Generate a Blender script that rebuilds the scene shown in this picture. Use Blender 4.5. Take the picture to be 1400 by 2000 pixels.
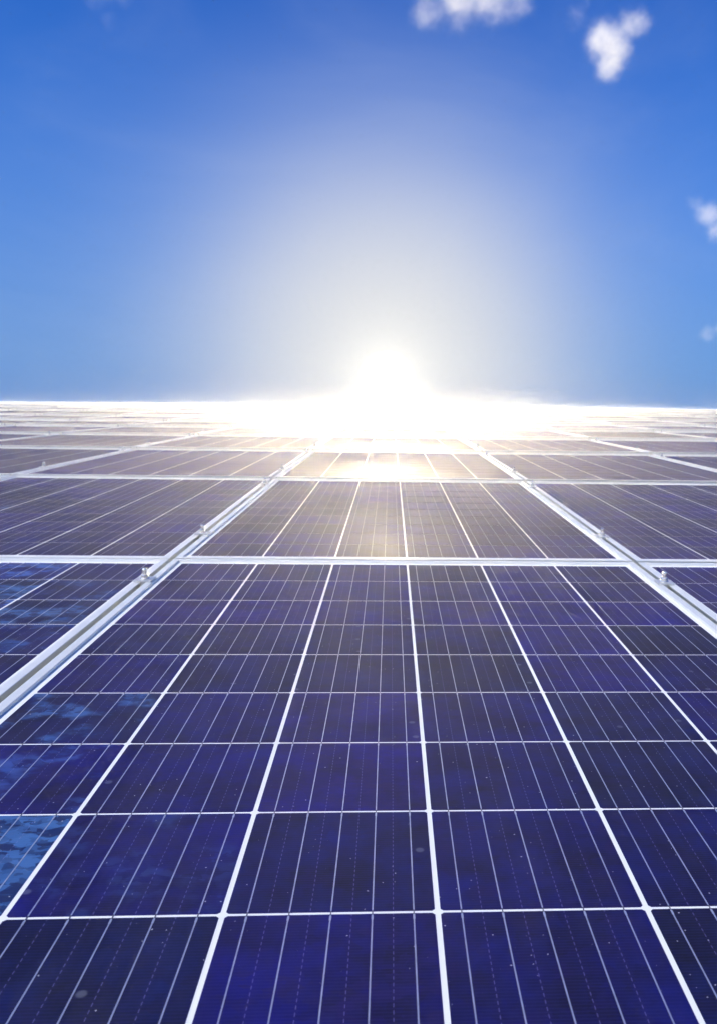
import bpy, bmesh, math, random
from mathutils import Matrix, Vector

random.seed(7)
S = bpy.context.scene
for o in list(bpy.data.objects):
    bpy.data.objects.remove(o)
COL = S.collection

# ------------------------------------------------------------------ camera
# Everything is laid out in the frame of the array (x across the slope, y up
# the slope, z off the glass); TILT leans that frame back to the roof pitch.
PITCH = math.radians(1.73)
TILT = Matrix.Rotation(PITCH, 4, 'X') @ Matrix.Rotation(0.0066, 4, 'Y')
F_PX, H_PX = 1754.3, 2000.0
CAM_POS = Vector((-0.0391, -1.8940, 0.3945))
PIT, YAW, ROLL = -0.145845, -0.060978, 0.019266
CAM_R = (Matrix.Rotation(YAW, 3, 'Z') @ Matrix.Rotation(math.pi / 2 + PIT, 3, 'X')
         @ Matrix.Rotation(ROLL, 3, 'Z'))
cd = bpy.data.cameras.new('camera')
cam = bpy.data.objects.new('camera', cd)
COL.objects.link(cam)
cam.matrix_world = TILT @ (Matrix.Translation(CAM_POS) @ CAM_R.to_4x4())
cd.sensor_fit = 'VERTICAL'
cd.sensor_height = 36.0
cd.sensor_width = 25.2
cd.lens = 36.0 * F_PX / H_PX
cd.shift_x = -(866.5 - 700.0) / H_PX
cd.clip_start = 0.02
cd.clip_end = 20000
cd.dof.use_dof = True
cd.dof.focus_distance = 1.0
cd.dof.aperture_fstop = 17.0
S.camera = cam


def project(p):
    d = CAM_R.transposed() @ (Vector(p) - CAM_POS)
    if d.z > -0.05:
        return None
    return (866.5 + F_PX * d.x / -d.z, 1000 - F_PX * d.y / -d.z)


def ray(u, w):
    "direction, in the array frame, in which the camera sees photo pixel u, w"
    return (CAM_R @ Vector(((u - 866.5) / F_PX, -(w - 1000) / F_PX, -1))).normalized()


# ------------------------------------------------------------------ sky and sun
LAMP_DIR = (TILT.to_3x3() @ Vector((-0.50, -0.36, 0.80))).normalized()   # towards the light
SUN_EL = math.asin(LAMP_DIR.z)
SUN_AZ = math.atan2(LAMP_DIR.x, LAMP_DIR.y)
SUN_GLOW = (TILT.to_3x3() @ ray(757, 690)).normalized()
SUN_CORE = (TILT.to_3x3() @ ray(755, 743)).normalized()

world = bpy.data.worlds.new('World')
S.world = world
world.use_nodes = True
world.cycles.sampling_method = 'MANUAL'
world.cycles.sample_map_resolution = 4096
nt = world.node_tree
nt.nodes.clear()
SKY_STRENGTH = 0.1
HALO = 0.95
HAZE = 0.0053                                  # density of the air, per metre


class G:
    "small helper to write node maths"
    def __init__(self, tree):
        self.t = tree

    def n(self, kind, **kw):
        nd = self.t.nodes.new(kind)
        for k, v in kw.items():
            setattr(nd, k, v)
        return nd

    def put(self, sock, v):
        if isinstance(v, bpy.types.NodeSocket):
            self.t.links.new(v, sock)
        elif v is not None:
            if isinstance(v, (tuple, list)) and len(v) == 3 and sock.type == 'RGBA':
                v = (*v, 1)
            sock.default_value = v

    def m(self, op, a, b=None, c=None, clamp=False):
        nd = self.n('ShaderNodeMath', operation=op, use_clamp=clamp)
        for i, v in enumerate((a, b, c)):
            self.put(nd.inputs[i], v)
        return nd.outputs[0]

    def v(self, op, a, b=None):
        nd = self.n('ShaderNodeVectorMath', operation=op)
        self.put(nd.inputs[0], a)
        self.put(nd.inputs[1], b)
        return nd.outputs['Value' if op in ('DOT_PRODUCT', 'DISTANCE', 'LENGTH') else 'Vector']

    def mix(self, f, a, b, blend='MIX'):
        nd = self.n('ShaderNodeMix', data_type='RGBA', blend_type=blend)
        self.put(nd.inputs[0], f)
        self.put(nd.inputs[6], a)
        self.put(nd.inputs[7], b)
        return nd.outputs[2]

    def scale(self, col, f):
        nd = self.n('ShaderNodeVectorMath', operation='SCALE')
        self.put(nd.inputs[0], col)
        self.put(nd.inputs['Scale'], f)
        return nd.outputs['Vector']

    def ramp(self, x, lo, hi, a=0.0, b=1.0):
        nd = self.n('ShaderNodeMapRange', interpolation_type='SMOOTHSTEP')
        for i, v in enumerate((x, lo, hi, a, b)):
            self.put(nd.inputs[i], v)
        return nd.outputs[0]


g = G(nt)
sky = g.n('ShaderNodeTexSky', sky_type='NISHITA', sun_disc=False)
sky.sun_elevation = SUN_EL
sky.sun_rotation = SUN_AZ
sky.altitude = 300
sky.air_density = 1.0
sky.dust_density = 0.35
sky.ozone_density = 2.5
hsv = g.n('ShaderNodeHueSaturation')
hsv.inputs['Hue'].default_value = 0.512
hsv.inputs['Saturation'].default_value = 1.25
hsv.inputs['Value'].default_value = 1.45
nt.links.new(sky.outputs[0], hsv.inputs['Color'])
dirv = g.n('ShaderNodeTexCoord').outputs['Generated']


def angle_to(d):
    c = g.v('DOT_PRODUCT', dirv, tuple(d))
    return g.m('ARCCOSINE', g.m('MINIMUM', c, 0.999999))


inv = 1.0 / SKY_STRENGTH
deep = g.v('MULTIPLY', hsv.outputs[0], (0.035, 0.53, 1.02))
dz = g.n('ShaderNodeSeparateXYZ')
g.put(dz.inputs[0], dirv)
low_air = g.ramp(dz.outputs[2], 0.50, -0.04, 0.0, 0.92)      # paler air towards the horizon
air = g.mix(low_air, deep, (0.15 * inv, 0.28 * inv, 0.66 * inv))
cir = g.n('ShaderNodeTexNoise')                             # thin high cirrus, all over the sky
g.put(cir.inputs['Vector'], g.v('MULTIPLY', dirv, (1.0, 1.0, 2.4)))
cir.inputs['Scale'].default_value = 2.6
cir.inputs['Detail'].default_value = 6.0
cir.inputs['Roughness'].default_value = 0.55
cir.inputs['Distortion'].default_value = 0.6
air = g.mix(g.m('MULTIPLY', g.ramp(cir.outputs[0], 0.42, 0.80), 0.09), air, (0.62 * inv, 0.70 * inv, 0.85 * inv))
th = angle_to(SUN_GLOW)                                     # radians from the sun: the wide aureole
halo = g.m('DIVIDE', HALO, g.m('ADD', 1.0, g.m('EXPONENT', g.m('DIVIDE', g.m('SUBTRACT', th, 0.168), 0.055))))
tc = angle_to(SUN_CORE)
core = g.m('EXPONENT', g.m('MULTIPLY', g.m('POWER', g.m('DIVIDE', tc, 0.0085), 2.0), -1.0))
near = g.m('EXPONENT', g.m('MULTIPLY', g.m('DIVIDE', tc, 0.030), -1.0))
c0 = g.mix(halo, air, (0.84 * inv, 0.83 * inv, 0.80 * inv))
c1 = g.v('ADD', c0, g.scale((1.0, 0.84, 0.54), g.m('MULTIPLY', core, 60000.0 * inv)))
c2 = g.v('ADD', c1, g.scale((1.0, 0.92, 0.74), g.m('MULTIPLY', near, 0.7 * inv)))
bg = g.n('ShaderNodeBackground')
bg.inputs['Strength'].default_value = SKY_STRENGTH
nt.links.new(c2, bg.inputs['Color'])
nt.links.new(bg.outputs[0], g.n('ShaderNodeOutputWorld').inputs['Surface'])

ld = bpy.data.lights.new('sun', 'SUN')
ld.energy = 4.2
ld.angle = math.radians(0.5)
ld.color = (1.0, 0.965, 0.91)
lamp = bpy.data.objects.new('sun', ld)
COL.objects.link(lamp)
lamp.rotation_euler = LAMP_DIR.to_track_quat('Z', 'Y').to_euler()
lamp.location = (0, 0, 30)

S.view_settings.view_transform = 'Standard'
S.view_settings.look = 'None'
S.view_settings.exposure = 0.0
S.view_settings.gamma = 1.0
S.view_settings.use_curve_mapping = False
S.render.engine = 'CYCLES'
S.cycles.use_denoising = True
S.cycles.max_bounces = 10
S.cycles.volume_bounces = 3
S.cycles.sample_clamp_indirect = 8.0


# ------------------------------------------------------------------ helpers
def tag(o, label=None, cat=None, group=None, kind=None):
    for k, v in (('label', label), ('category', cat), ('group', group), ('kind', kind)):
        if v:
            o[k] = v
    return o


def link(name, mesh, mat=None, parent=None):
    o = bpy.data.objects.new(name, mesh)
    COL.objects.link(o)
    if mat and not mesh.materials:
        mesh.materials.append(mat)
    if parent:
        o.parent = parent
    return o


def empty(name, mat=None):
    o = bpy.data.objects.new(name, None)
    o.empty_display_size = 0.1
    COL.objects.link(o)
    if mat:
        o.matrix_world = mat
    return o


def mesh_from(name, bm, smooth=False):
    me = bpy.data.meshes.new(name)
    bmesh.ops.recalc_face_normals(bm, faces=bm.faces)
    bm.to_mesh(me)
    bm.free()
    if smooth:
        for p in me.polygons:
            p.use_smooth = True
    return me


def add_poly_slab(bm, pts, z0, z1, bottom=True, mi=0):
    a = [bm.verts.new((x, y, z1)) for x, y in pts]
    b = [bm.verts.new((x, y, z0)) for x, y in pts]
    n = len(pts)
    fs = [bm.faces.new(a)]
    if bottom:
        fs.append(bm.faces.new(b[::-1]))
    for i in range(n):
        j = (i + 1) % n
        fs.append(bm.faces.new((a[i], b[i], b[j], a[j])))
    for f in fs:
        f.material_index = mi


def box(bm, x0, x1, y0, y1, z0, z1, mi=0):
    add_poly_slab(bm, [(x0, y0), (x1, y0), (x1, y1), (x0, y1)], z0, z1, mi=mi)


def lathe(bm, prof, n=16, cx=0, cy=0):
    rings = []
    for r, z in prof:
        rings.append([bm.verts.new((cx + r * math.cos(2 * math.pi * i / n), cy + r * math.sin(2 * math.pi * i / n), z))
                      for i in range(n)])
    for a, b in zip(rings, rings[1:]):
        for i in range(n):
            j = (i + 1) % n
            bm.faces.new((a[i], a[j], b[j], b[i]))
    bm.faces.new(rings[0][::-1])
    bm.faces.new(rings[-1])


def new_mat(name):
    m = bpy.data.materials.new(name)
    m.use_nodes = True
    t = m.node_tree
    t.nodes.clear()
    gg = G(t)
    p = gg.n('ShaderNodeBsdfPrincipled')
    t.links.new(p.outputs[0], gg.n('ShaderNodeOutputMaterial').inputs['Surface'])
    return m, gg, p


COAT_ROUGH = 0.66


def glass_coat(gg, p, coord):
    "the toughened, faintly dusty front glass laminated over cells and backsheet"
    p.inputs['Coat Weight'].default_value = 1.0
    p.inputs['Coat IOR'].default_value = 1.30
    nz = gg.n('ShaderNodeTexNoise')
    gg.put(nz.inputs['Vector'], coord)
    nz.inputs['Scale'].default_value = 1.6
    nz.inputs['Detail'].default_value = 6.0
    gg.put(p.inputs['Coat Roughness'], gg.ramp(nz.outputs[0], 0.3, 0.7, COAT_ROUGH * 0.9, COAT_ROUGH * 1.1))


# ------------------------------------------------------------------ materials
def mat_cell():
    m, gg, p = new_mat('blue_silicon')
    tc_ = gg.n('ShaderNodeTexCoord')
    oc = tc_.outputs['Object']                    # cell-local metres (or panel-local on joined cells)
    oi = gg.n('ShaderNodeObjectInfo')
    rnd = oi.outputs['Random']
    geo = gg.n('ShaderNodeNewGeometry')
    wp = geo.outputs['Position']
    # crystal grains: warped Voronoi, a different piece of it in every cell
    off = gg.n('ShaderNodeCombineXYZ')
    gg.put(off.inputs[0], gg.m('MULTIPLY', rnd, 31.0))
    gg.put(off.inputs[1], gg.m('MULTIPLY', rnd, 77.0))
    base = gg.v('ADD', oc, off.outputs[0])
    wn = gg.n('ShaderNodeTexNoise')
    gg.put(wn.inputs['Vector'], base)
    wn.inputs['Scale'].default_value = 34.0
    wn.inputs['Detail'].default_value = 3.0
    warp = gg.scale(gg.v('SUBTRACT', wn.outputs['Color'], (0.5, 0.5, 0.5)), 0.016)
    cc = gg.v('MULTIPLY', gg.v('ADD', base, warp), (1.0, 1.7, 0.0))
    v1 = gg.n('ShaderNodeTexVoronoi', distance='MINKOWSKI')
    gg.put(v1.inputs['Vector'], cc)
    v1.inputs['Scale'].default_value = 75.0
    v1.inputs['Exponent'].default_value = 0.62
    v2 = gg.n('ShaderNodeTexVoronoi')
    gg.put(v2.inputs['Vector'], cc)
    v2.inputs['Scale'].default_value = 34.0
    grain = gg.mix(0.45, v1.outputs['Color'], v2.outputs['Color'])
    sep = gg.n('ShaderNodeSeparateColor')
    gg.put(sep.inputs[0], grain)
    # large soft cloudiness across a cell
    big = gg.n('ShaderNodeTexNoise')
    gg.put(big.inputs['Vector'], base)
    big.inputs['Scale'].default_value = 13.0
    big.inputs['Detail'].default_value = 4.0
    big.inputs['Roughness'].default_value = 0.6
    cloudy = gg.ramp(big.outputs[0], 0.32, 0.72)
    tone = gg.m('ADD', gg.m('MULTIPLY', sep.outputs[0], 0.35), gg.m('MULTIPLY', cloudy, 0.65))
    col = gg.mix(tone, (0.0006, 0.0006, 0.018), (0.0020, 0.0070, 0.125))
    col = gg.mix(gg.m('MULTIPLY', gg.ramp(sep.outputs[1], 0.45, 0.95), 0.55), col, (0.0042, 0.0014, 0.055))
    # grain glints painted in pale blue: object colour sets how bright and how far
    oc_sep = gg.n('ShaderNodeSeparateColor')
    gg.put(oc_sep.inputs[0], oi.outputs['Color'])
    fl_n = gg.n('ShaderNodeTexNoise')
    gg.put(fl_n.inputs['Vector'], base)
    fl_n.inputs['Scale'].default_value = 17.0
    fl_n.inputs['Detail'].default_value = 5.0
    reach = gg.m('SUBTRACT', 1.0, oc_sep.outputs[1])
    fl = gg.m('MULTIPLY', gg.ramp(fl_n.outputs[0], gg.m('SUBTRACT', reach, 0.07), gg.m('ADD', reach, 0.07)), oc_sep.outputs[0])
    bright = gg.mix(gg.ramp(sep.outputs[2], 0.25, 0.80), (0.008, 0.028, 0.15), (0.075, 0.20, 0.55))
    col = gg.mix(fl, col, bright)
    hs = gg.n('ShaderNodeHueSaturation')
    gg.put(hs.inputs['Color'], col)
    gg.put(hs.inputs['Value'], gg.m('ADD', 0.55, gg.m('MULTIPLY', rnd, 0.75)))
    gg.put(hs.inputs['Hue'], gg.m('ADD', 0.492, gg.m('MULTIPLY', rnd, 0.018)))
    col = hs.outputs[0]
    # printed fingers: thin lines across, and the dashed joints midway between busbars
    sx = gg.n('ShaderNodeSeparateXYZ')
    gg.put(sx.inputs[0], oc)
    fr = gg.m('FRACT', gg.m('MULTIPLY', sx.outputs[1], 1 / 0.0033))
    finger = gg.ramp(gg.m('ABSOLUTE', gg.m('SUBTRACT', fr, 0.5)), 0.10, 0.26, 1.0, 0.0)
    col = gg.mix(gg.m('MULTIPLY', finger, 0.14), col, (0.035, 0.03, 0.17))
    bx = gg.m('MULTIPLY', sx.outputs[0], 1 / 0.0308)
    bd = gg.m('ABSOLUTE', gg.m('SUBTRACT', gg.m('FRACT', bx), 0.5))       # distance from mid-gap, 0 at the joints
    inside = gg.m('LESS_THAN', gg.m('ABSOLUTE', sx.outputs[0]), 0.066)
    dash = gg.m('GREATER_THAN', gg.m('FRACT', gg.m('MULTIPLY', sx.outputs[1], 1 / 0.0066)), 0.45)
    joint = gg.m('MULTIPLY', gg.m('MULTIPLY', gg.m('LESS_THAN', bd, 0.0095), dash), inside)
    col = gg.mix(gg.m('MULTIPLY', joint, 0.40), col, (0.22, 0.20, 0.45))
    # dust specks and dried drops, laid over neighbouring cells alike
    sp = gg.n('ShaderNodeTexVoronoi', voronoi_dimensions='2D')
    gg.put(sp.inputs['Vector'], gg.v('ADD', wp, gg.scale(wn.outputs['Color'], 0.012)))
    sp.inputs['Scale'].default_value = 85.0
    scs = gg.n('ShaderNodeSeparateColor')
    gg.put(scs.inputs[0], sp.outputs['Color'])
    speck = gg.m('MULTIPLY', gg.m('LESS_THAN', sp.outputs['Distance'], gg.m('MULTIPLY', gg.m('POWER', scs.outputs[1], 4.0), 0.060)),
                 gg.m('GREATER_THAN', scs.outputs[0], 0.62))
    sd = gg.n('ShaderNodeTexVoronoi', voronoi_dimensions='2D')
    gg.put(sd.inputs['Vector'], wp)
    sd.inputs['Scale'].default_value = 13.0
    sds = gg.n('ShaderNodeSeparateColor')
    gg.put(sds.inputs[0], sd.outputs['Color'])
    drop = gg.m('MULTIPLY', gg.ramp(sd.outputs['Distance'], 0.030, 0.060, 1.0, 0.0),
                gg.m('GREATER_THAN', sds.outputs[0], 0.86))
    col = gg.mix(gg.m('MULTIPLY', drop, 0.16), col, (0.35, 0.38, 0.46))
    col = gg.mix(gg.m('MULTIPLY', speck, 0.75), col, (0.55, 0.55, 0.58))
    film = gg.n('ShaderNodeTexNoise')
    gg.put(film.inputs['Vector'], gg.v('MULTIPLY', wp, (1.0, 0.35, 1.0)))
    film.inputs['Scale'].default_value = 5.0
    film.inputs['Detail'].default_value = 8.0
    film.inputs['Roughness'].default_value = 0.65
    col = gg.mix(gg.m('MULTIPLY', gg.ramp(film.outputs[0], 0.50, 0.78), 0.035), col, (0.40, 0.39, 0.40))
    gg.put(p.inputs['Base Color'], col)
    p.inputs['Metallic'].default_value = 0.0
    p.inputs['Roughness'].default_value = 0.8
    p.inputs['Specular IOR Level'].default_value = 0.0
    p.inputs['Specular Tint'].default_value = (0.25, 0.42, 1.0, 1)
    # each grain is etched at its own slant
    rx = gg.m('MULTIPLY', gg.m('SUBTRACT', sep.outputs[0], 0.5), 0.25)
    ry = gg.m('MULTIPLY', gg.m('SUBTRACT', sep.outputs[2], 0.5), 0.25)
    cv = gg.n('ShaderNodeCombineXYZ')
    gg.put(cv.inputs[0], rx)
    gg.put(cv.inputs[1], ry)
    nn = gg.v('NORMALIZE', gg.v('ADD', geo.outputs['Normal'], cv.outputs[0]))
    gg.put(p.inputs['Normal'], nn)
    glass_coat(gg, p, wp)
    return m


def mat_plain(name, col, rough, metallic=0.0, coat=False, noise=0.06, nscale=40.0, spec=0.5):
    m, gg, p = new_mat(name)
    wp = gg.n('ShaderNodeNewGeometry').outputs['Position']
    nz = gg.n('ShaderNodeTexNoise')
    gg.put(nz.inputs['Vector'], wp)
    nz.inputs['Scale'].default_value = nscale
    nz.inputs['Detail'].default_value = 5.0
    a = tuple(c * (1 - noise) for c in col)
    b = tuple(min(1, c * (1 + noise)) for c in col)
    gg.put(p.inputs['Base Color'], gg.mix(gg.ramp(nz.outputs[0], 0.3, 0.7), a, b))
    p.inputs['Roughness'].default_value = rough
    p.inputs['Metallic'].default_value = metallic
    p.inputs['Specular IOR Level'].default_value = spec
    if coat:
        glass_coat(gg, p, wp)
    return m


M_CELL = mat_cell()
M_SHEET = mat_plain('white_backsheet', (0.80, 0.81, 0.79), 0.6, coat=True, noise=0.02)
M_BUS = mat_plain('tinned_ribbon', (0.40, 0.44, 0.55), 0.5, metallic=0.6, coat=True, noise=0.12, nscale=90)
M_LINK_SHADE = mat_plain('ribbon_gap_shade', (0.05, 0.055, 0.08), 0.5, coat=True)  # shade on the ribbon between cells, painted as a dark colour
M_FRAME = mat_plain('anodised_frame', (0.74, 0.75, 0.71), 0.40, metallic=0.2, noise=0.04, nscale=25)
M_STEEL = mat_plain('bright_steel', (0.74, 0.73, 0.69), 0.22, metallic=0.75, noise=0.12, nscale=300)
M_CLAMP = mat_plain('clamp_aluminium', (0.66, 0.66, 0.64), 0.35, metallic=0.6, noise=0.12, nscale=200)
M_RAIL = mat_plain('mill_aluminium', (0.45, 0.43, 0.36), 0.45, metallic=0.5, noise=0.1)
M_ROOF = mat_plain('grey_green_sheet', (0.11, 0.125, 0.10), 0.5, noise=0.12, nscale=3)
M_WALL = mat_plain('painted_wall', (0.5, 0.49, 0.46), 0.8, noise=0.06, nscale=2)
M_GROUND = mat_plain('dry_grass_ground', (0.10, 0.12, 0.05), 0.9, noise=0.4, nscale=0.2)

# ------------------------------------------------------------------ panel pieces (panel-local:
# x across, y = 0 at the far edge of the cell field, z = 0 on the glass)
CP = 0.159                                   # cell pitch
CW, CH = 0.1548, 0.1560                      # cell size: gaps of 4.2 and 3.0 mm
NX, NY = 6, 10
XO = 0.4982                                  # half width over the frame
YF, YN = 0.0245, -1.6365                     # outer far / near edge over the frame
FT = 0.0134                                  # frame top width
LIP, DEEP = 0.0050, -0.030
PITCH_X, PITCH_Y = 1.0070, 1.6700


def cell_poly(cx, cy):
    a, b, c = CW / 2, CH / 2, 0.0022
    return [(cx - a + c, cy - b), (cx + a - c, cy - b), (cx + a, cy - b + c), (cx + a, cy + b - c),
            (cx + a - c, cy + b), (cx - a + c, cy + b), (cx - a, cy + b - c), (cx - a, cy - b + c)]


def cell_pos(i, j):
    return ((i - 2.5) * CP, -(j + 0.5) * CP)


bm = bmesh.new()
add_poly_slab(bm, cell_poly(0, 0), -0.0005, 0.0, bottom=False)
ME_CELL = mesh_from('solar_cell', bm)
ME_CELL.materials.append(M_CELL)


def add_busbar(bm, cx, cy, pads=True, w=0.0005):
    h = CH / 2 - 0.0012
    add_poly_slab(bm, [(cx - w, cy - h), (cx + w, cy - h), (cx + w, cy + h), (cx - w, cy + h)], 0.0, 0.00016, bottom=False)
    # the ribbon crosses the gap to the next cell, its shade painted dark
    y0, y1 = cy + h, cy + CP - h
    w2 = w * 0.9
    add_poly_slab(bm, [(cx - w2, y0 + .0001), (cx + w2, y0 + .0001), (cx + w2, y1 - .0001), (cx - w2, y1 - .0001)], -0.0001, 0.00022,
                  bottom=False, mi=1)
    if pads:
        for yy in (cy + h - 0.006,):
            add_poly_slab(bm, [(cx - w * 1.5, yy), (cx + w * 1.5, yy), (cx + w * 1.5, yy + 0.005), (cx - w * 1.5, yy + 0.005)],
                          0.0, 0.0003, bottom=False)


BUS_X = [(k - 2) * 0.0308 for k in range(5)]
bm = bmesh.new()
add_busbar(bm, 0, 0)
ME_BUS = mesh_from('busbar', bm)
ME_BUS.materials.append(M_BUS)
ME_BUS.materials.append(M_LINK_SHADE)

bm = bmesh.new()
for i in range(NX):
    for j in range(NY):
        x, y = cell_pos(i, j)
        for k in BUS_X:
            add_busbar(bm, x + k, y, pads=False, w=0.0003)
ME_BUS_ALL = mesh_from('busbar_grid', bm)
ME_BUS_ALL.materials.append(M_BUS)
ME_BUS_ALL.materials.append(M_LINK_SHADE)

bm = bmesh.new()
for i in range(NX):
    for j in range(NY):
        add_poly_slab(bm, cell_poly(*cell_pos(i, j)), -0.0005, 0.0, bottom=False)
ME_CELL_ALL = mesh_from('cell_field', bm)
ME_CELL_ALL.materials.append(M_CELL)

bm = bmesh.new()
box(bm, -XO + FT - 0.004, XO - FT + 0.004, YN + FT - 0.004, YF - FT + 0.004, -0.005, -0.0003)
ME_SHEET = mesh_from('backsheet', bm)
ME_SHEET.materials.append(M_SHEET)


def frame_profile():
    "offset inwards from the outer edge, height"
    e = 0.0009
    return [(0.0048, DEEP), (0.0048, LIP - 0.0040), (0.0, LIP - 0.0022), (0.0, LIP - e), (e * 0.3, LIP - e * 0.3), (e, LIP), (FT - e, LIP), (FT - e * 0.3, LIP - e * 0.3),
            (FT, LIP - e), (FT, -0.0002), (FT, -0.008), (0.0065, -0.008), (0.0065, DEEP)]


def frame_bar(bm, side):
    prof = frame_profile()
    rings = []
    for end in (0, 1):
        ring = []
        for d, z in prof:
            gap = 0.00018                      # hairline at the mitre
            lo = (-XO + d + gap, YN + d + gap)
            hi = (XO - d - gap, YF - d - gap)
            if side == 'near':
                p = ((lo[0] if end == 0 else hi[0]), YN + d)
            elif side == 'far':
                p = ((hi[0] if end == 0 else lo[0]), YF - d)
            elif side == 'west':
                p = (-XO + d, (hi[1] if end == 0 else lo[1]))
            else:
                p = (XO - d, (lo[1] if end == 0 else hi[1]))
            ring.append(bm.verts.new((p[0], p[1], z)))
        rings.append(ring)
    n = len(prof)
    for i in range(n):
        j = (i + 1) % n
        bm.faces.new((rings[0][i], rings[0][j], rings[1][j], rings[1][i]))
    bm.faces.new(rings[0][::-1])
    bm.faces.new(rings[1])


ME_BARS = []
for sd in ('near', 'far', 'west', 'east'):
    bm = bmesh.new()
    frame_bar(bm, sd)
    me = mesh_from('frame_bar', bm)
    me.materials.append(M_FRAME)
    ME_BARS.append(me)
bm = bmesh.new()
for sd in ('near', 'far', 'west', 'east'):
    frame_bar(bm, sd)
ME_FRAME = mesh_from('frame', bm)
ME_FRAME.materials.append(M_FRAME)

# ------------------------------------------------------------------ the lie of the array
Z_FAR = [0.0, -0.010, -0.030, -0.054, -0.082, -0.108, -0.124, -0.128, -0.138, -0.152, -0.168]
STEP = [0.0, 0.001, 0.007, 0.013, 0.018, 0.023, 0.026, 0.026, 0.026, 0.026, 0.026]
NROW = len(Z_FAR)


def lateral(y):
    return 0.001 * max(0.0, min(y, 7.5))


def panel_matrix(n, c, jit=True):
    x = c * PITCH_X
    yfar = n * PITCH_Y
    ynear = yfar + YN
    zf = Z_FAR[n]
    zn = (Z_FAR[n - 1] + STEP[n]) if n else 0.0
    r = random.Random(n * 100 + c)
    j = (lambda s: r.uniform(-s, s)) if (jit and not (n == 0 and c == 0)) else (lambda s: 0.0)
    zf += j(0.0008)
    zn += j(0.0008)
    sl = lateral(yfar - 0.8)
    org = Vector((x + j(0.0008), yfar + j(0.0012), zf + sl * x))
    ey = Vector((j(0.0004), -YN, zf - zn)).normalized()
    ex = Vector((1, 0, sl + j(0.0005)))
    ez = ex.cross(ey).normalized()
    ex = ey.cross(ez).normalized()
    m = Matrix((ex, ey, ez)).transposed().to_4x4()
    m.translation = org
    return m


def in_view(m):
    pts = []
    for fx in (-1, -0.5, 0, 0.5, 1):
        for fy in (0, 0.12, 0.25, 0.5, 0.75, 1):
            p = project(m @ Vector((fx * XO, YN * fy, 0)))
            if p:
                pts.append(p)
    return any(-12 < u < 1412 and -12 < w < 2012 for u, w in pts)


ROWN = ['nearest', 'second', 'third', 'fourth', 'fifth', 'sixth', 'seventh', 'eighth', 'ninth', 'tenth', 'topmost']
COLN = ['', 'first', 'second', 'third', 'fourth', 'fifth', 'sixth', 'seventh', 'eighth', 'ninth', 'tenth', 'eleventh']
ARRAY = []                                    # everything that leans with the roof


def panel_label(n, c):
    rown = ROWN[n] + ' row' + ('' if n in (0, 10) else ' up')
    if c == 0:
        if n == 0:
            return 'nearest middle solar panel, its large dark blue cells filling the bottom of the view'
        return f'framed blue solar panel in the {rown}, middle column straight under the sun'
    s = 'left' if c < 0 else 'right'
    return f'framed blue solar panel in {rown}, {COLN[abs(c)]} column to the {s} of the sun'


# (row, column, cell across, cell down) -> brightness, reach of the grain glint painted in pale blue
GLINT = {(0, 0, 0, 7): (0.95, 0.70), (0, 0, 0, 6): (0.30, 0.44), (0, 0, 0, 5): (0.60, 0.44), (0, 0, 1, 7): (0.10, 0.47),
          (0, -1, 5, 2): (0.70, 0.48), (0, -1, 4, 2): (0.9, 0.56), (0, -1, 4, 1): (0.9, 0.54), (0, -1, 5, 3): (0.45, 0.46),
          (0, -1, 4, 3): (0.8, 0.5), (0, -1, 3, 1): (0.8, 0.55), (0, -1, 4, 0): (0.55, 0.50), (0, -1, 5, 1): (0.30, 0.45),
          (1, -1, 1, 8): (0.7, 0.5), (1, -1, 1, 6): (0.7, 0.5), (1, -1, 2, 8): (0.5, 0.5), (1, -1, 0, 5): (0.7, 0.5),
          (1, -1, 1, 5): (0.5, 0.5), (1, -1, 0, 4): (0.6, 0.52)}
PANELS = {}
for n in range(NROW):
    for c in range(-14, 15):
        m = panel_matrix(n, c)
        if not in_view(m):
            continue
        t = empty('solar_panel', m)
        tag(t, panel_label(n, c), 'solar panel', 'framed solar panels laid in rows up the roof')
        PANELS[(n, c)] = t
        ARRAY.append(t)
        link('backsheet', ME_SHEET, None, t)
        if n <= 3:
            for me in ME_BARS:
                link('frame_bar', me, None, t)
        else:
            link('frame', ME_FRAME, None, t)
        if n <= 1:
            for j in range(NY):
                for i in range(NX):
                    x, y = cell_pos(i, j)
                    ce = link('solar_cell', ME_CELL, None, t)
                    ce.location = (x, y, 0)
                    f, rch = GLINT.get((n, c, i, j), (0.0, 0.0))
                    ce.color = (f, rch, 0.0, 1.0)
                    if n == 0:
                        for k in BUS_X:
                            b = link('busbar', ME_BUS, None, ce)
                            b.location = (k, 0, 0)
        else:
            tag(link('solar_cell', ME_CELL_ALL, None, t), kind='stuff').color = (0, 0, 0, 1)
        if n == 1:
            tag(link('busbar', ME_BUS_ALL, None, t), kind='stuff')

# ------------------------------------------------------------------ clamps on the seams
bm = bmesh.new()
w, l, e = 0.0165, 0.018, 0.002
add_poly_slab(bm, [(-w + e, -l), (w - e, -l), (w, -l + e), (w, l - e), (w - e, l), (-w + e, l), (-w, l - e), (-w, -l + e)],
              LIP + 0.0003, LIP + 0.0038)
box(bm, -0.0034, 0.0034, -l + 0.001, l - 0.001, -0.03, LIP + 0.0004)      # the web that drops into the seam
ME_PLATE = mesh_from('clamp_plate', bm)
ME_PLATE.materials.append(M_CLAMP)
z0 = LIP + 0.0038
bm = bmesh.new()
lathe(bm, [(0.0085, z0), (0.0088, z0 + 0.0004), (0.0088, z0 + 0.0014), (0.0083, z0 + 0.0018)], 20)
ME_WASHER = mesh_from('washer', bm, True)
ME_WASHER.materials.append(M_STEEL)
bm = bmesh.new()
lathe(bm, [(0.0060, z0 + 0.0019), (0.0073, z0 + 0.0026), (0.0074, z0 + 0.0070), (0.0062, z0 + 0.0082)], 6)
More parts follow.
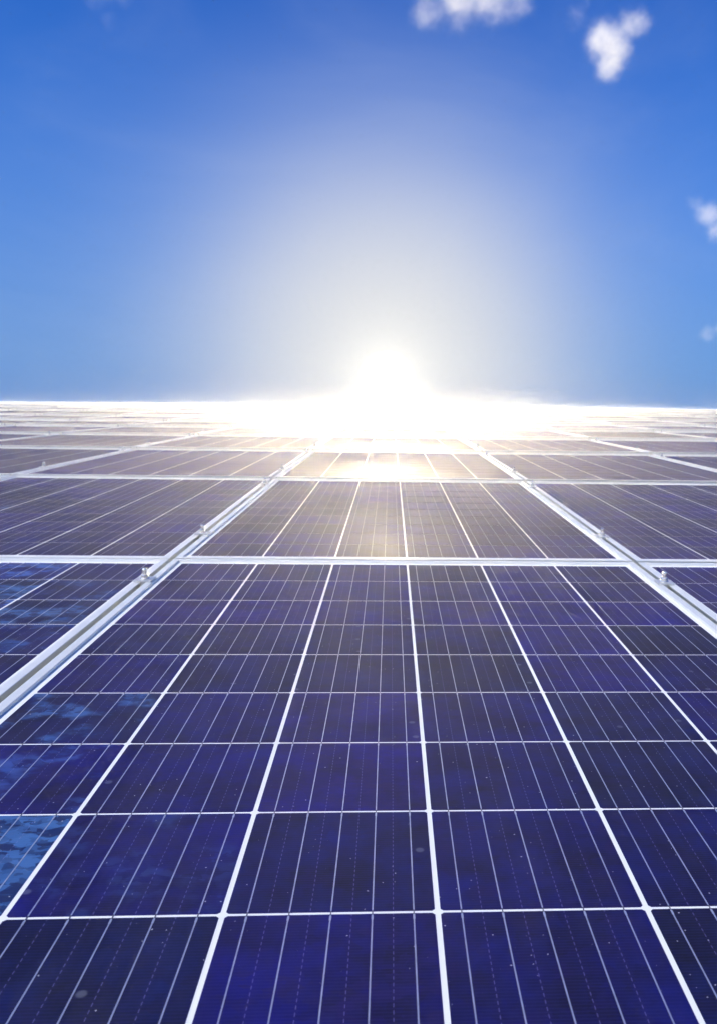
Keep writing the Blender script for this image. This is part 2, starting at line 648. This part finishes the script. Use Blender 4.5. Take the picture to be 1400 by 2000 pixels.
ME_NUT = mesh_from('nut', bm)
ME_NUT.materials.append(M_STEEL)
bm = bmesh.new()
prof = [(0.0038, z0 + 0.0083)]
for k in range(5):                               # thread
    prof += [(0.0040, z0 + 0.0086 + k * 0.0013), (0.0035, z0 + 0.0092 + k * 0.0013)]
prof += [(0.0041, z0 + 0.0150), (0.0046, z0 + 0.0162), (0.0044, z0 + 0.0182), (0.0034, z0 + 0.0196), (0.0015, z0 + 0.0202)]
lathe(bm, prof, 16)
ME_STUD = mesh_from('bolt', bm, True)
ME_STUD.materials.append(M_STEEL)

for n in range(0, 8):
    for c in range(-9, 9):                       # seam between columns c and c + 1
        if (n, c) not in PANELS and (n, c + 1) not in PANELS:
            continue
        for fy, where in ((-0.185, 'upper'), (-1.325, 'lower')):
            m = panel_matrix(n, c, False)
            p = m @ Vector((PITCH_X / 2, fy, 0))
            pr = project(p)
            if not pr or not (-6 < pr[0] < 1406 and 0 < pr[1] < 2006):
                continue
            mm = m.copy()
            mm.translation = p
            r = random.Random(n * 50 + c * 3 + int(fy * 100))
            mm = mm @ Matrix.Rotation(r.uniform(-0.06, 0.06), 4, 'Z')
            t = empty('mid_clamp', mm)
            k = c + 1 if c >= 0 else -c
            s = 'right' if c >= 0 else 'left'
            tag(t, f'bolted clamp on {COLN[k]} seam {s} of the sun, {where} end of {ROWN[n]} row',
                'clamp', 'bolted clamps along the seams between panels')
            ARRAY.append(t)
            link('clamp_plate', ME_PLATE, None, t)
            link('washer', ME_WASHER, None, t)
            nu = link('nut', ME_NUT, None, t)
            nu.rotation_euler = (0, 0, r.uniform(0, 1))
            link('bolt', ME_STUD, None, t)

# ------------------------------------------------------------------ rails, roof, building, ground
for n in range(0, NROW):
    for fy, where in ((-0.185, 'upper'), (-1.325, 'lower')):
        cs = [c for (a, c) in PANELS if a == n]
        m = panel_matrix(n, 0, False)
        bm = bmesh.new()
        x0, x1 = (min(cs) - 0.5) * PITCH_X, (max(cs) + 0.5) * PITCH_X
        box(bm, x0, x1, -0.02, 0.02, DEEP - 0.041, DEEP - 0.001)
        o = link('mounting_rail', mesh_from('mounting_rail', bm), M_RAIL)
        o.matrix_world = m @ Matrix.Translation((0, fy, 0))
        tag(o, kind='structure')
        ARRAY.append(o)

ROOF_Y0, ROOF_Y1, ROOF_X = -3.2, PITCH_Y * (NROW - 1) + 0.02, 14.0


def roof_z(y):
    return -0.135 - 0.012 * max(0, y)


bm = bmesh.new()
n = 280
ring_t, ring_b = [], []
for i in range(n + 1):
    x = -ROOF_X + 2 * ROOF_X * i / n
    h = 0.018 if (i % 4) in (1, 2) else 0.0
    for y, acc in ((ROOF_Y0, 0), (ROOF_Y1, 1)):
        ring_t.append(bm.verts.new((x, y, roof_z(y) + h - 0.02)))
        ring_b.append(bm.verts.new((x, y, roof_z(y) + h - 0.14)))
for i in range(n):
    a = 2 * i
    bm.faces.new((ring_t[a], ring_t[a + 2], ring_t[a + 3], ring_t[a + 1]))
    bm.faces.new((ring_b[a], ring_b[a + 1], ring_b[a + 3], ring_b[a + 2]))
    bm.faces.new((ring_t[a], ring_b[a], ring_b[a + 2], ring_t[a + 2]))
    bm.faces.new((ring_t[a + 1], ring_t[a + 3], ring_b[a + 3], ring_b[a + 1]))
bm.faces.new((ring_t[0], ring_t[1], ring_b[1], ring_b[0]))
bm.faces.new((ring_t[-2], ring_b[-2], ring_b[-1], ring_t[-1]))
roof = tag(link('roof', mesh_from('roof', bm), M_ROOF), kind='structure')
ARRAY.append(roof)

GROUND_Z = -6.0
low = TILT @ Vector((0, ROOF_Y0 + 0.3, roof_z(0) - 0.3))
high = TILT @ Vector((0, ROOF_Y1 - 0.3, roof_z(ROOF_Y1) - 0.2))
bm = bmesh.new()
for sx_ in (-1, 1):
    xa, xb = sorted((sx_ * (ROOF_X - 0.3), sx_ * (ROOF_X - 0.55)))
    v = []
    for x in (xa, xb):
        v.append([bm.verts.new(p) for p in ((x, low.y, GROUND_Z), (x, high.y, GROUND_Z), (x, high.y, high.z), (x, low.y, low.z))])
    bm.faces.new(v[0]); bm.faces.new(v[1][::-1])
    for i in range(4):
        bm.faces.new((v[0][i], v[1][i], v[1][(i + 1) % 4], v[0][(i + 1) % 4]))
box(bm, -ROOF_X + 0.56, ROOF_X - 0.56, low.y, low.y + 0.25, GROUND_Z, low.z - 0.1)
box(bm, -ROOF_X + 0.56, ROOF_X - 0.56, high.y - 0.25, high.y, GROUND_Z, high.z - 0.12)
tag(link('wall', mesh_from('wall', bm), M_WALL), kind='structure')

bm = bmesh.new()
R = 4000.0
vs = [bm.verts.new((R * math.cos(a * math.pi / 24), R * math.sin(a * math.pi / 24), GROUND_Z)) for a in range(48)]
bm.faces.new(vs)
tag(link('ground', mesh_from('ground', bm), M_GROUND), kind='structure')

# the sunlit haze that pales the far rows: one closed box of thin air round roof, ground and camera
top_z = cam.matrix_world.translation.z + 0.015
for (n_, c_), t in PANELS.items():
    for cx_ in (-XO, XO):
        for cy_ in (YF, YN):
            top_z = max(top_z, (TILT @ t.matrix_world @ Vector((cx_, cy_, LIP))).z + 0.004)
for o in ARRAY:
    if o.name.startswith('mid_clamp'):
        top_z = max(top_z, (TILT @ o.matrix_world @ Vector((0, 0, 0.03))).z + 0.002)
print('haze clearance', top_z - cam.matrix_world.translation.z)
bm = bmesh.new()
box(bm, -R - 10, R + 10, -R - 10, R + 10, GROUND_Z - 1.0, top_z)
hz = tag(link('haze', mesh_from('haze', bm)), kind='stuff')
hm = bpy.data.materials.new('sunlit_haze')
hm.use_nodes = True
hm.node_tree.nodes.clear()
hg = G(hm.node_tree)
hv = hg.n('ShaderNodeVolumePrincipled')
hv.inputs['Color'].default_value = (0.97, 0.97, 0.98, 1)
hv.inputs['Density'].default_value = HAZE
hv.inputs['Anisotropy'].default_value = 0.80
hm.node_tree.links.new(hv.outputs[0], hg.n('ShaderNodeOutputMaterial').inputs['Volume'])
hz.data.materials.append(hm)

for o in ARRAY:
    o.matrix_world = TILT @ o.matrix_world

# ------------------------------------------------------------------ clouds: real volumes far up the sky
CLOUD_D = 900.0
PXM = CLOUD_D / F_PX                            # metres per photo pixel out there


def cloud(label, blobs, dens, thr=0.5, nscale=0.05, seed=0.0):
    "blobs: photo pixel u, w, radius in photo pixels, weight"
    cu = sum(b[0] for b in blobs) / len(blobs)
    cw = sum(b[1] for b in blobs) / len(blobs)
    m = TILT.to_3x3() @ CAM_R
    org = cam.matrix_world.translation + (TILT.to_3x3() @ ray(cu, cw)) * CLOUD_D
    loc = [(((u - cu) * PXM), (-(w_ - cw) * PXM), random.uniform(-0.25, 0.25) * r * PXM, r * PXM, wt) for u, w_, r, wt in blobs]
    bm = bmesh.new()
    for x, y, z, r, wt in loc:
        bmesh.ops.create_icosphere(bm, subdivisions=3, radius=r * 1.35, matrix=Matrix.Translation((x, y, z)))
    me = mesh_from('cloud', bm)
    o = link('cloud', me)
    mod = o.modifiers.new('remesh', 'REMESH')
    mod.mode = 'VOXEL'
    mod.voxel_size = max(2.0, 0.10 * max(b[3] for b in loc))
    o.matrix_world = Matrix.Translation(org) @ m.to_4x4()
    mt = bpy.data.materials.new('cloud_vapour')
    mt.use_nodes = True
    t = mt.node_tree
    t.nodes.clear()
    q = G(t)
    oc = q.n('ShaderNodeTexCoord').outputs['Object']
    wn = q.n('ShaderNodeTexNoise')
    q.put(wn.inputs['Vector'], q.v('ADD', oc, (seed * 37.1, seed * 11.3, seed * 5.7)))
    wn.inputs['Scale'].default_value = nscale
    wn.inputs['Detail'].default_value = 7.0
    wn.inputs['Roughness'].default_value = 0.62
    pw = q.v('ADD', oc, q.scale(q.v('SUBTRACT', wn.outputs['Color'], (0.5, 0.5, 0.5)), 0.55 / nscale * 1.15))
    total = None
    for x, y, z, r, wt in loc:
        d = q.m('DIVIDE', q.v('DISTANCE', pw, (x, y, z)), r)
        f = q.m('MULTIPLY', q.ramp(d, 0.05, 1.15, 1.0, 0.0), wt)
        total = f if total is None else q.m('SMOOTH_MAX', total, f, 0.45)
    nz = q.n('ShaderNodeTexNoise')
    q.put(nz.inputs['Vector'], q.v('ADD', pw, (seed * 13.0, seed * 7.0, 3.0)))
    nz.inputs['Scale'].default_value = nscale * 1.5
    nz.inputs['Detail'].default_value = 7.0
    nz.inputs['Roughness'].default_value = 0.70
    dd = q.m('SUBTRACT', total, q.m('MULTIPLY', q.m('SUBTRACT', nz.outputs[0], 0.22), 1.35))
    dd = q.m('MULTIPLY', q.m('POWER', q.ramp(dd, -0.12, 1.0), 2.0), dens)
    pv = q.n('ShaderNodeVolumePrincipled')
    pv.inputs['Color'].default_value = (0.99, 0.99, 1.0, 1)
    pv.inputs['Anisotropy'].default_value = -0.1
    q.put(pv.inputs['Density'], dd)
    t.links.new(pv.outputs[0], q.n('ShaderNodeOutputMaterial').inputs['Volume'])
    me.materials.append(mt)
    tag(o, label, 'cloud', 'small white clouds in the blue sky')
    return o


cloud('wide wispy white cloud cut by the top edge, above the sun',
      [(845, 15, 62, .85), (895, 0, 70, 1.0), (950, 5, 72, 1.0), (1003, -2, 56, .85), (870, -60, 80, 1.0), (945, 60, 34, .55)],
      0.048, seed=1.0, nscale=0.034)
cloud('bright wedge-shaped cloud with a ragged top, high beside the wide cloud',
      [(1185, 70, 66, 1.0), (1188, 125, 46, 1.0), (1232, 42, 50, .95), (1130, 38, 42, .62), (1200, 90, 58, 1.0), (1150, 10, 40, .5)],
      0.080, seed=2.3, nscale=0.040)
cloud('hooked pale cloud halfway down the sky, cut by the picture edge',
      [(1385, 420, 46, 1.0), (1360, 400, 32, .75), (1395, 450, 36, .9), (1425, 430, 50, 1.0)], 0.055, seed=4.1, nscale=0.05)
cloud('smallest faint cloud puff, lowest in the sky',
      [(1380, 653, 32, .9), (1400, 645, 28, .9)], 0.030, seed=6.2, nscale=0.06)
cloud('very faint wisp of cloud at the top on the deep blue side',
      [(190, 0, 30, .9), (215, 30, 34, .8), (240, 2, 26, .9), (205, -30, 50, 1.0)], 0.014, seed=8.4, nscale=0.05)
